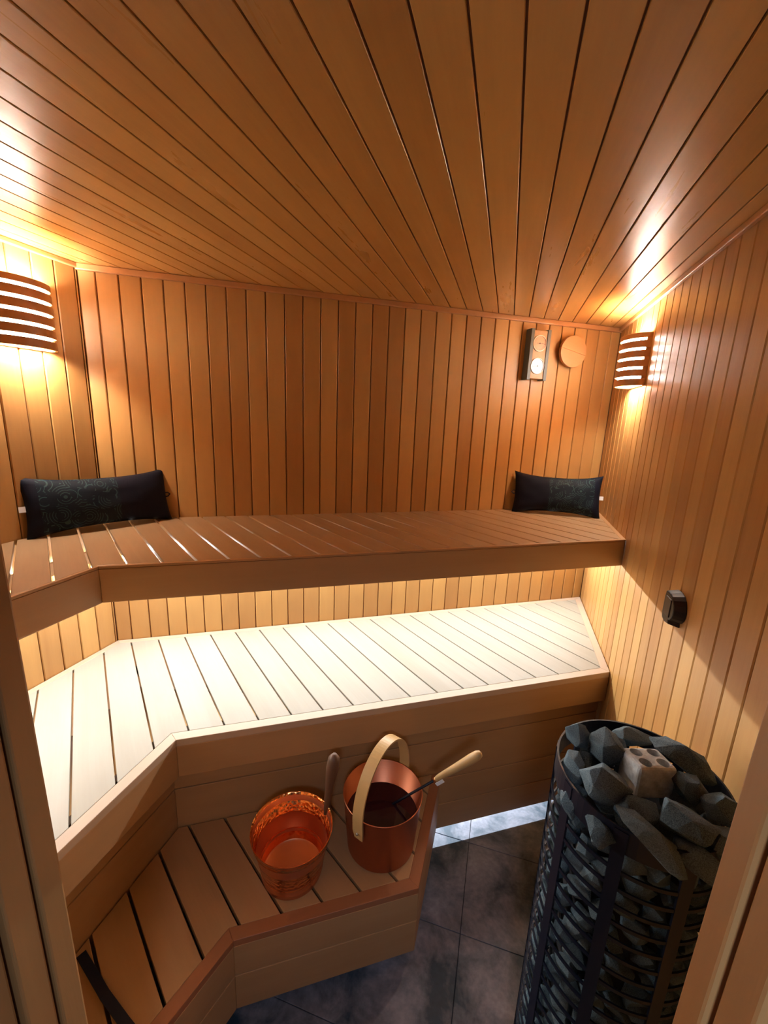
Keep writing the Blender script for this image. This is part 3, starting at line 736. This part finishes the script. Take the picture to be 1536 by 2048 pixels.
# stones heaped on top: (dx, dy from heater centre, height above rim) in survey units, size (m), rotation, label
def top(px, py, pz, dims, rot, sd, label, m=None):
    me = SM[sd % 9] if m is None else stone_mesh(sd + 50, m)
    return stone(W(px, py, pz), [d_ * 1.15 for d_ in dims], rot, me, label)
R_ = math.radians
top(.270, 1.128, -.850, (.060, .050, .050), (.3, .2, .6), 1, 'small stone with a pale edge at the left end of the heater top')
top(.338, 1.108, -.848, (.072, .078, .070), (.2, -.3, 1.2), 2, 'upright dark stone with a thin bright left edge, behind the block-shaped stone')
top(.425, 1.200, -.872, (.110, .050, .040), (.1, .1, .3), 3, 'flat dark stone against the far rim of the heater, behind the holed brick')
top(.376, 1.150, -.880, (.050, .045, .050), (.5, .3, .2), 4, 'small dark stone between the upright stone and the holed brick')
top(.520, 1.125, -.845, (.125, .070, .055), (.25, .15, -.55), 5, 'large wedge-shaped stone on the heater top behind the right side of the holed brick')
top(.305, .962, -.838, (.098, .080, .070), (.1, .15, .35), 6, 'large block-shaped grey stone with a lit top, left of the holed brick')
top(.512, 1.036, -.850, (.066, .062, .058), (.4, .2, .9), 7, 'rounded dark stone touching the right side of the holed brick')
top(.556, .990, -.850, (.070, .066, .062), (.2, .5, .1), 8, 'angular dark stone at the right rim of the heater with a flat violet-grey top')
top(.462, .915, -.838, (.100, .080, .066), (-.2, .1, -.3), 0, 'large smooth rounded stone in front of the brick, right of centre')
top(.366, .925, -.865, (.090, .066, .050), (.1, -.1, .5), 3, 'low dark stone directly in front of the holed brick')
top(.380, .870, -.868, (.125, .052, .050), (.3, .35, -.55), 5, 'long pointed stone near the front rim of the heater')
top(.535, .912, -.870, (.066, .060, .055), (.3, .2, .7), 2, 'dark rounded stone at the right front of the heater top by the door frame')
top(.244, 1.025, -.875, (.050, .060, .075), (.1, .2, .2), 4, 'tall grey stone against the left rim of the heater top')
top(.470, .865, -.885, (.105, .045, .045), (.1, .25, -.35), 1, 'long dark stone lying low along the front rim of the heater')
top(.300, .905, -.905, (.070, .060, .050), (.5, .1, .8), 7, 'dark stone sunk below the rim in front of the block-shaped stone')
for k, (x_, y_) in enumerate(((.30, 1.10), (.40, 1.08), (.50, 1.05), (.34, 1.00), (.44, .98), (.53, .96), (.40, .90), (.33, 1.18), (.47, 1.16), (.25, .98), (.50, .99))):
    stone(W(x_, y_, -.925), (.085, .075, .070), (rs.uniform(0, 3), rs.uniform(0, 3), rs.uniform(0, 3)), SM[k % 9],
          'dark rock lying deep under the top layer of heater stones', 'heater stones under the top layer')

# perforated brick
def brick():
    c = W(.4265, 1.066, -.865); sx, sy, sz = .086, .066, .074
    bm = bmesh.new(); bmesh.ops.create_cube(bm, size=1); bm.transform(Matrix.Diagonal((sx, sy, sz, 1)))
    bmesh.ops.bevel(bm, geom=list(bm.edges), offset=.009, segments=3, affect='EDGES', profile=.5)
    me = bpy.data.meshes.new('a'); bm.to_mesh(me); bm.free(); o = bpy.data.objects.new('a', me); COL.objects.link(o)
    cut = bmesh.new()
    for ix in (-1, 1):
        for iy in (-1, 1):
            bmesh.ops.create_cone(cut, cap_ends=True, segments=28, radius1=.0125, radius2=.0125, depth=.05, matrix=Matrix.Translation((ix * .0200, iy * .0152, sz / 2 - .005)))
    mc = bpy.data.meshes.new('b'); cut.to_mesh(mc); cut.free(); oc = bpy.data.objects.new('b', mc); COL.objects.link(oc)
    md = o.modifiers.new('cut', 'BOOLEAN'); md.object = oc; md.operation = 'DIFFERENCE'; md.solver = 'EXACT'
    dg = bpy.context.evaluated_depsgraph_get(); m2 = bpy.data.meshes.new_from_object(o.evaluated_get(dg))
    bpy.data.objects.remove(o); bpy.data.objects.remove(oc)
    m2.name = 'perforated_brick'; m2.materials.clear(); m2.materials.append(m_lstone)
    b_ = bpy.data.objects.new('perforated_brick', m2); COL.objects.link(b_); b_.location = c; b_.rotation_euler = (R_(-4), R_(3), R_(20))
    tag(b_, 'light grey block with four round holes lying on top of the heater stones', 'brick')
brick()
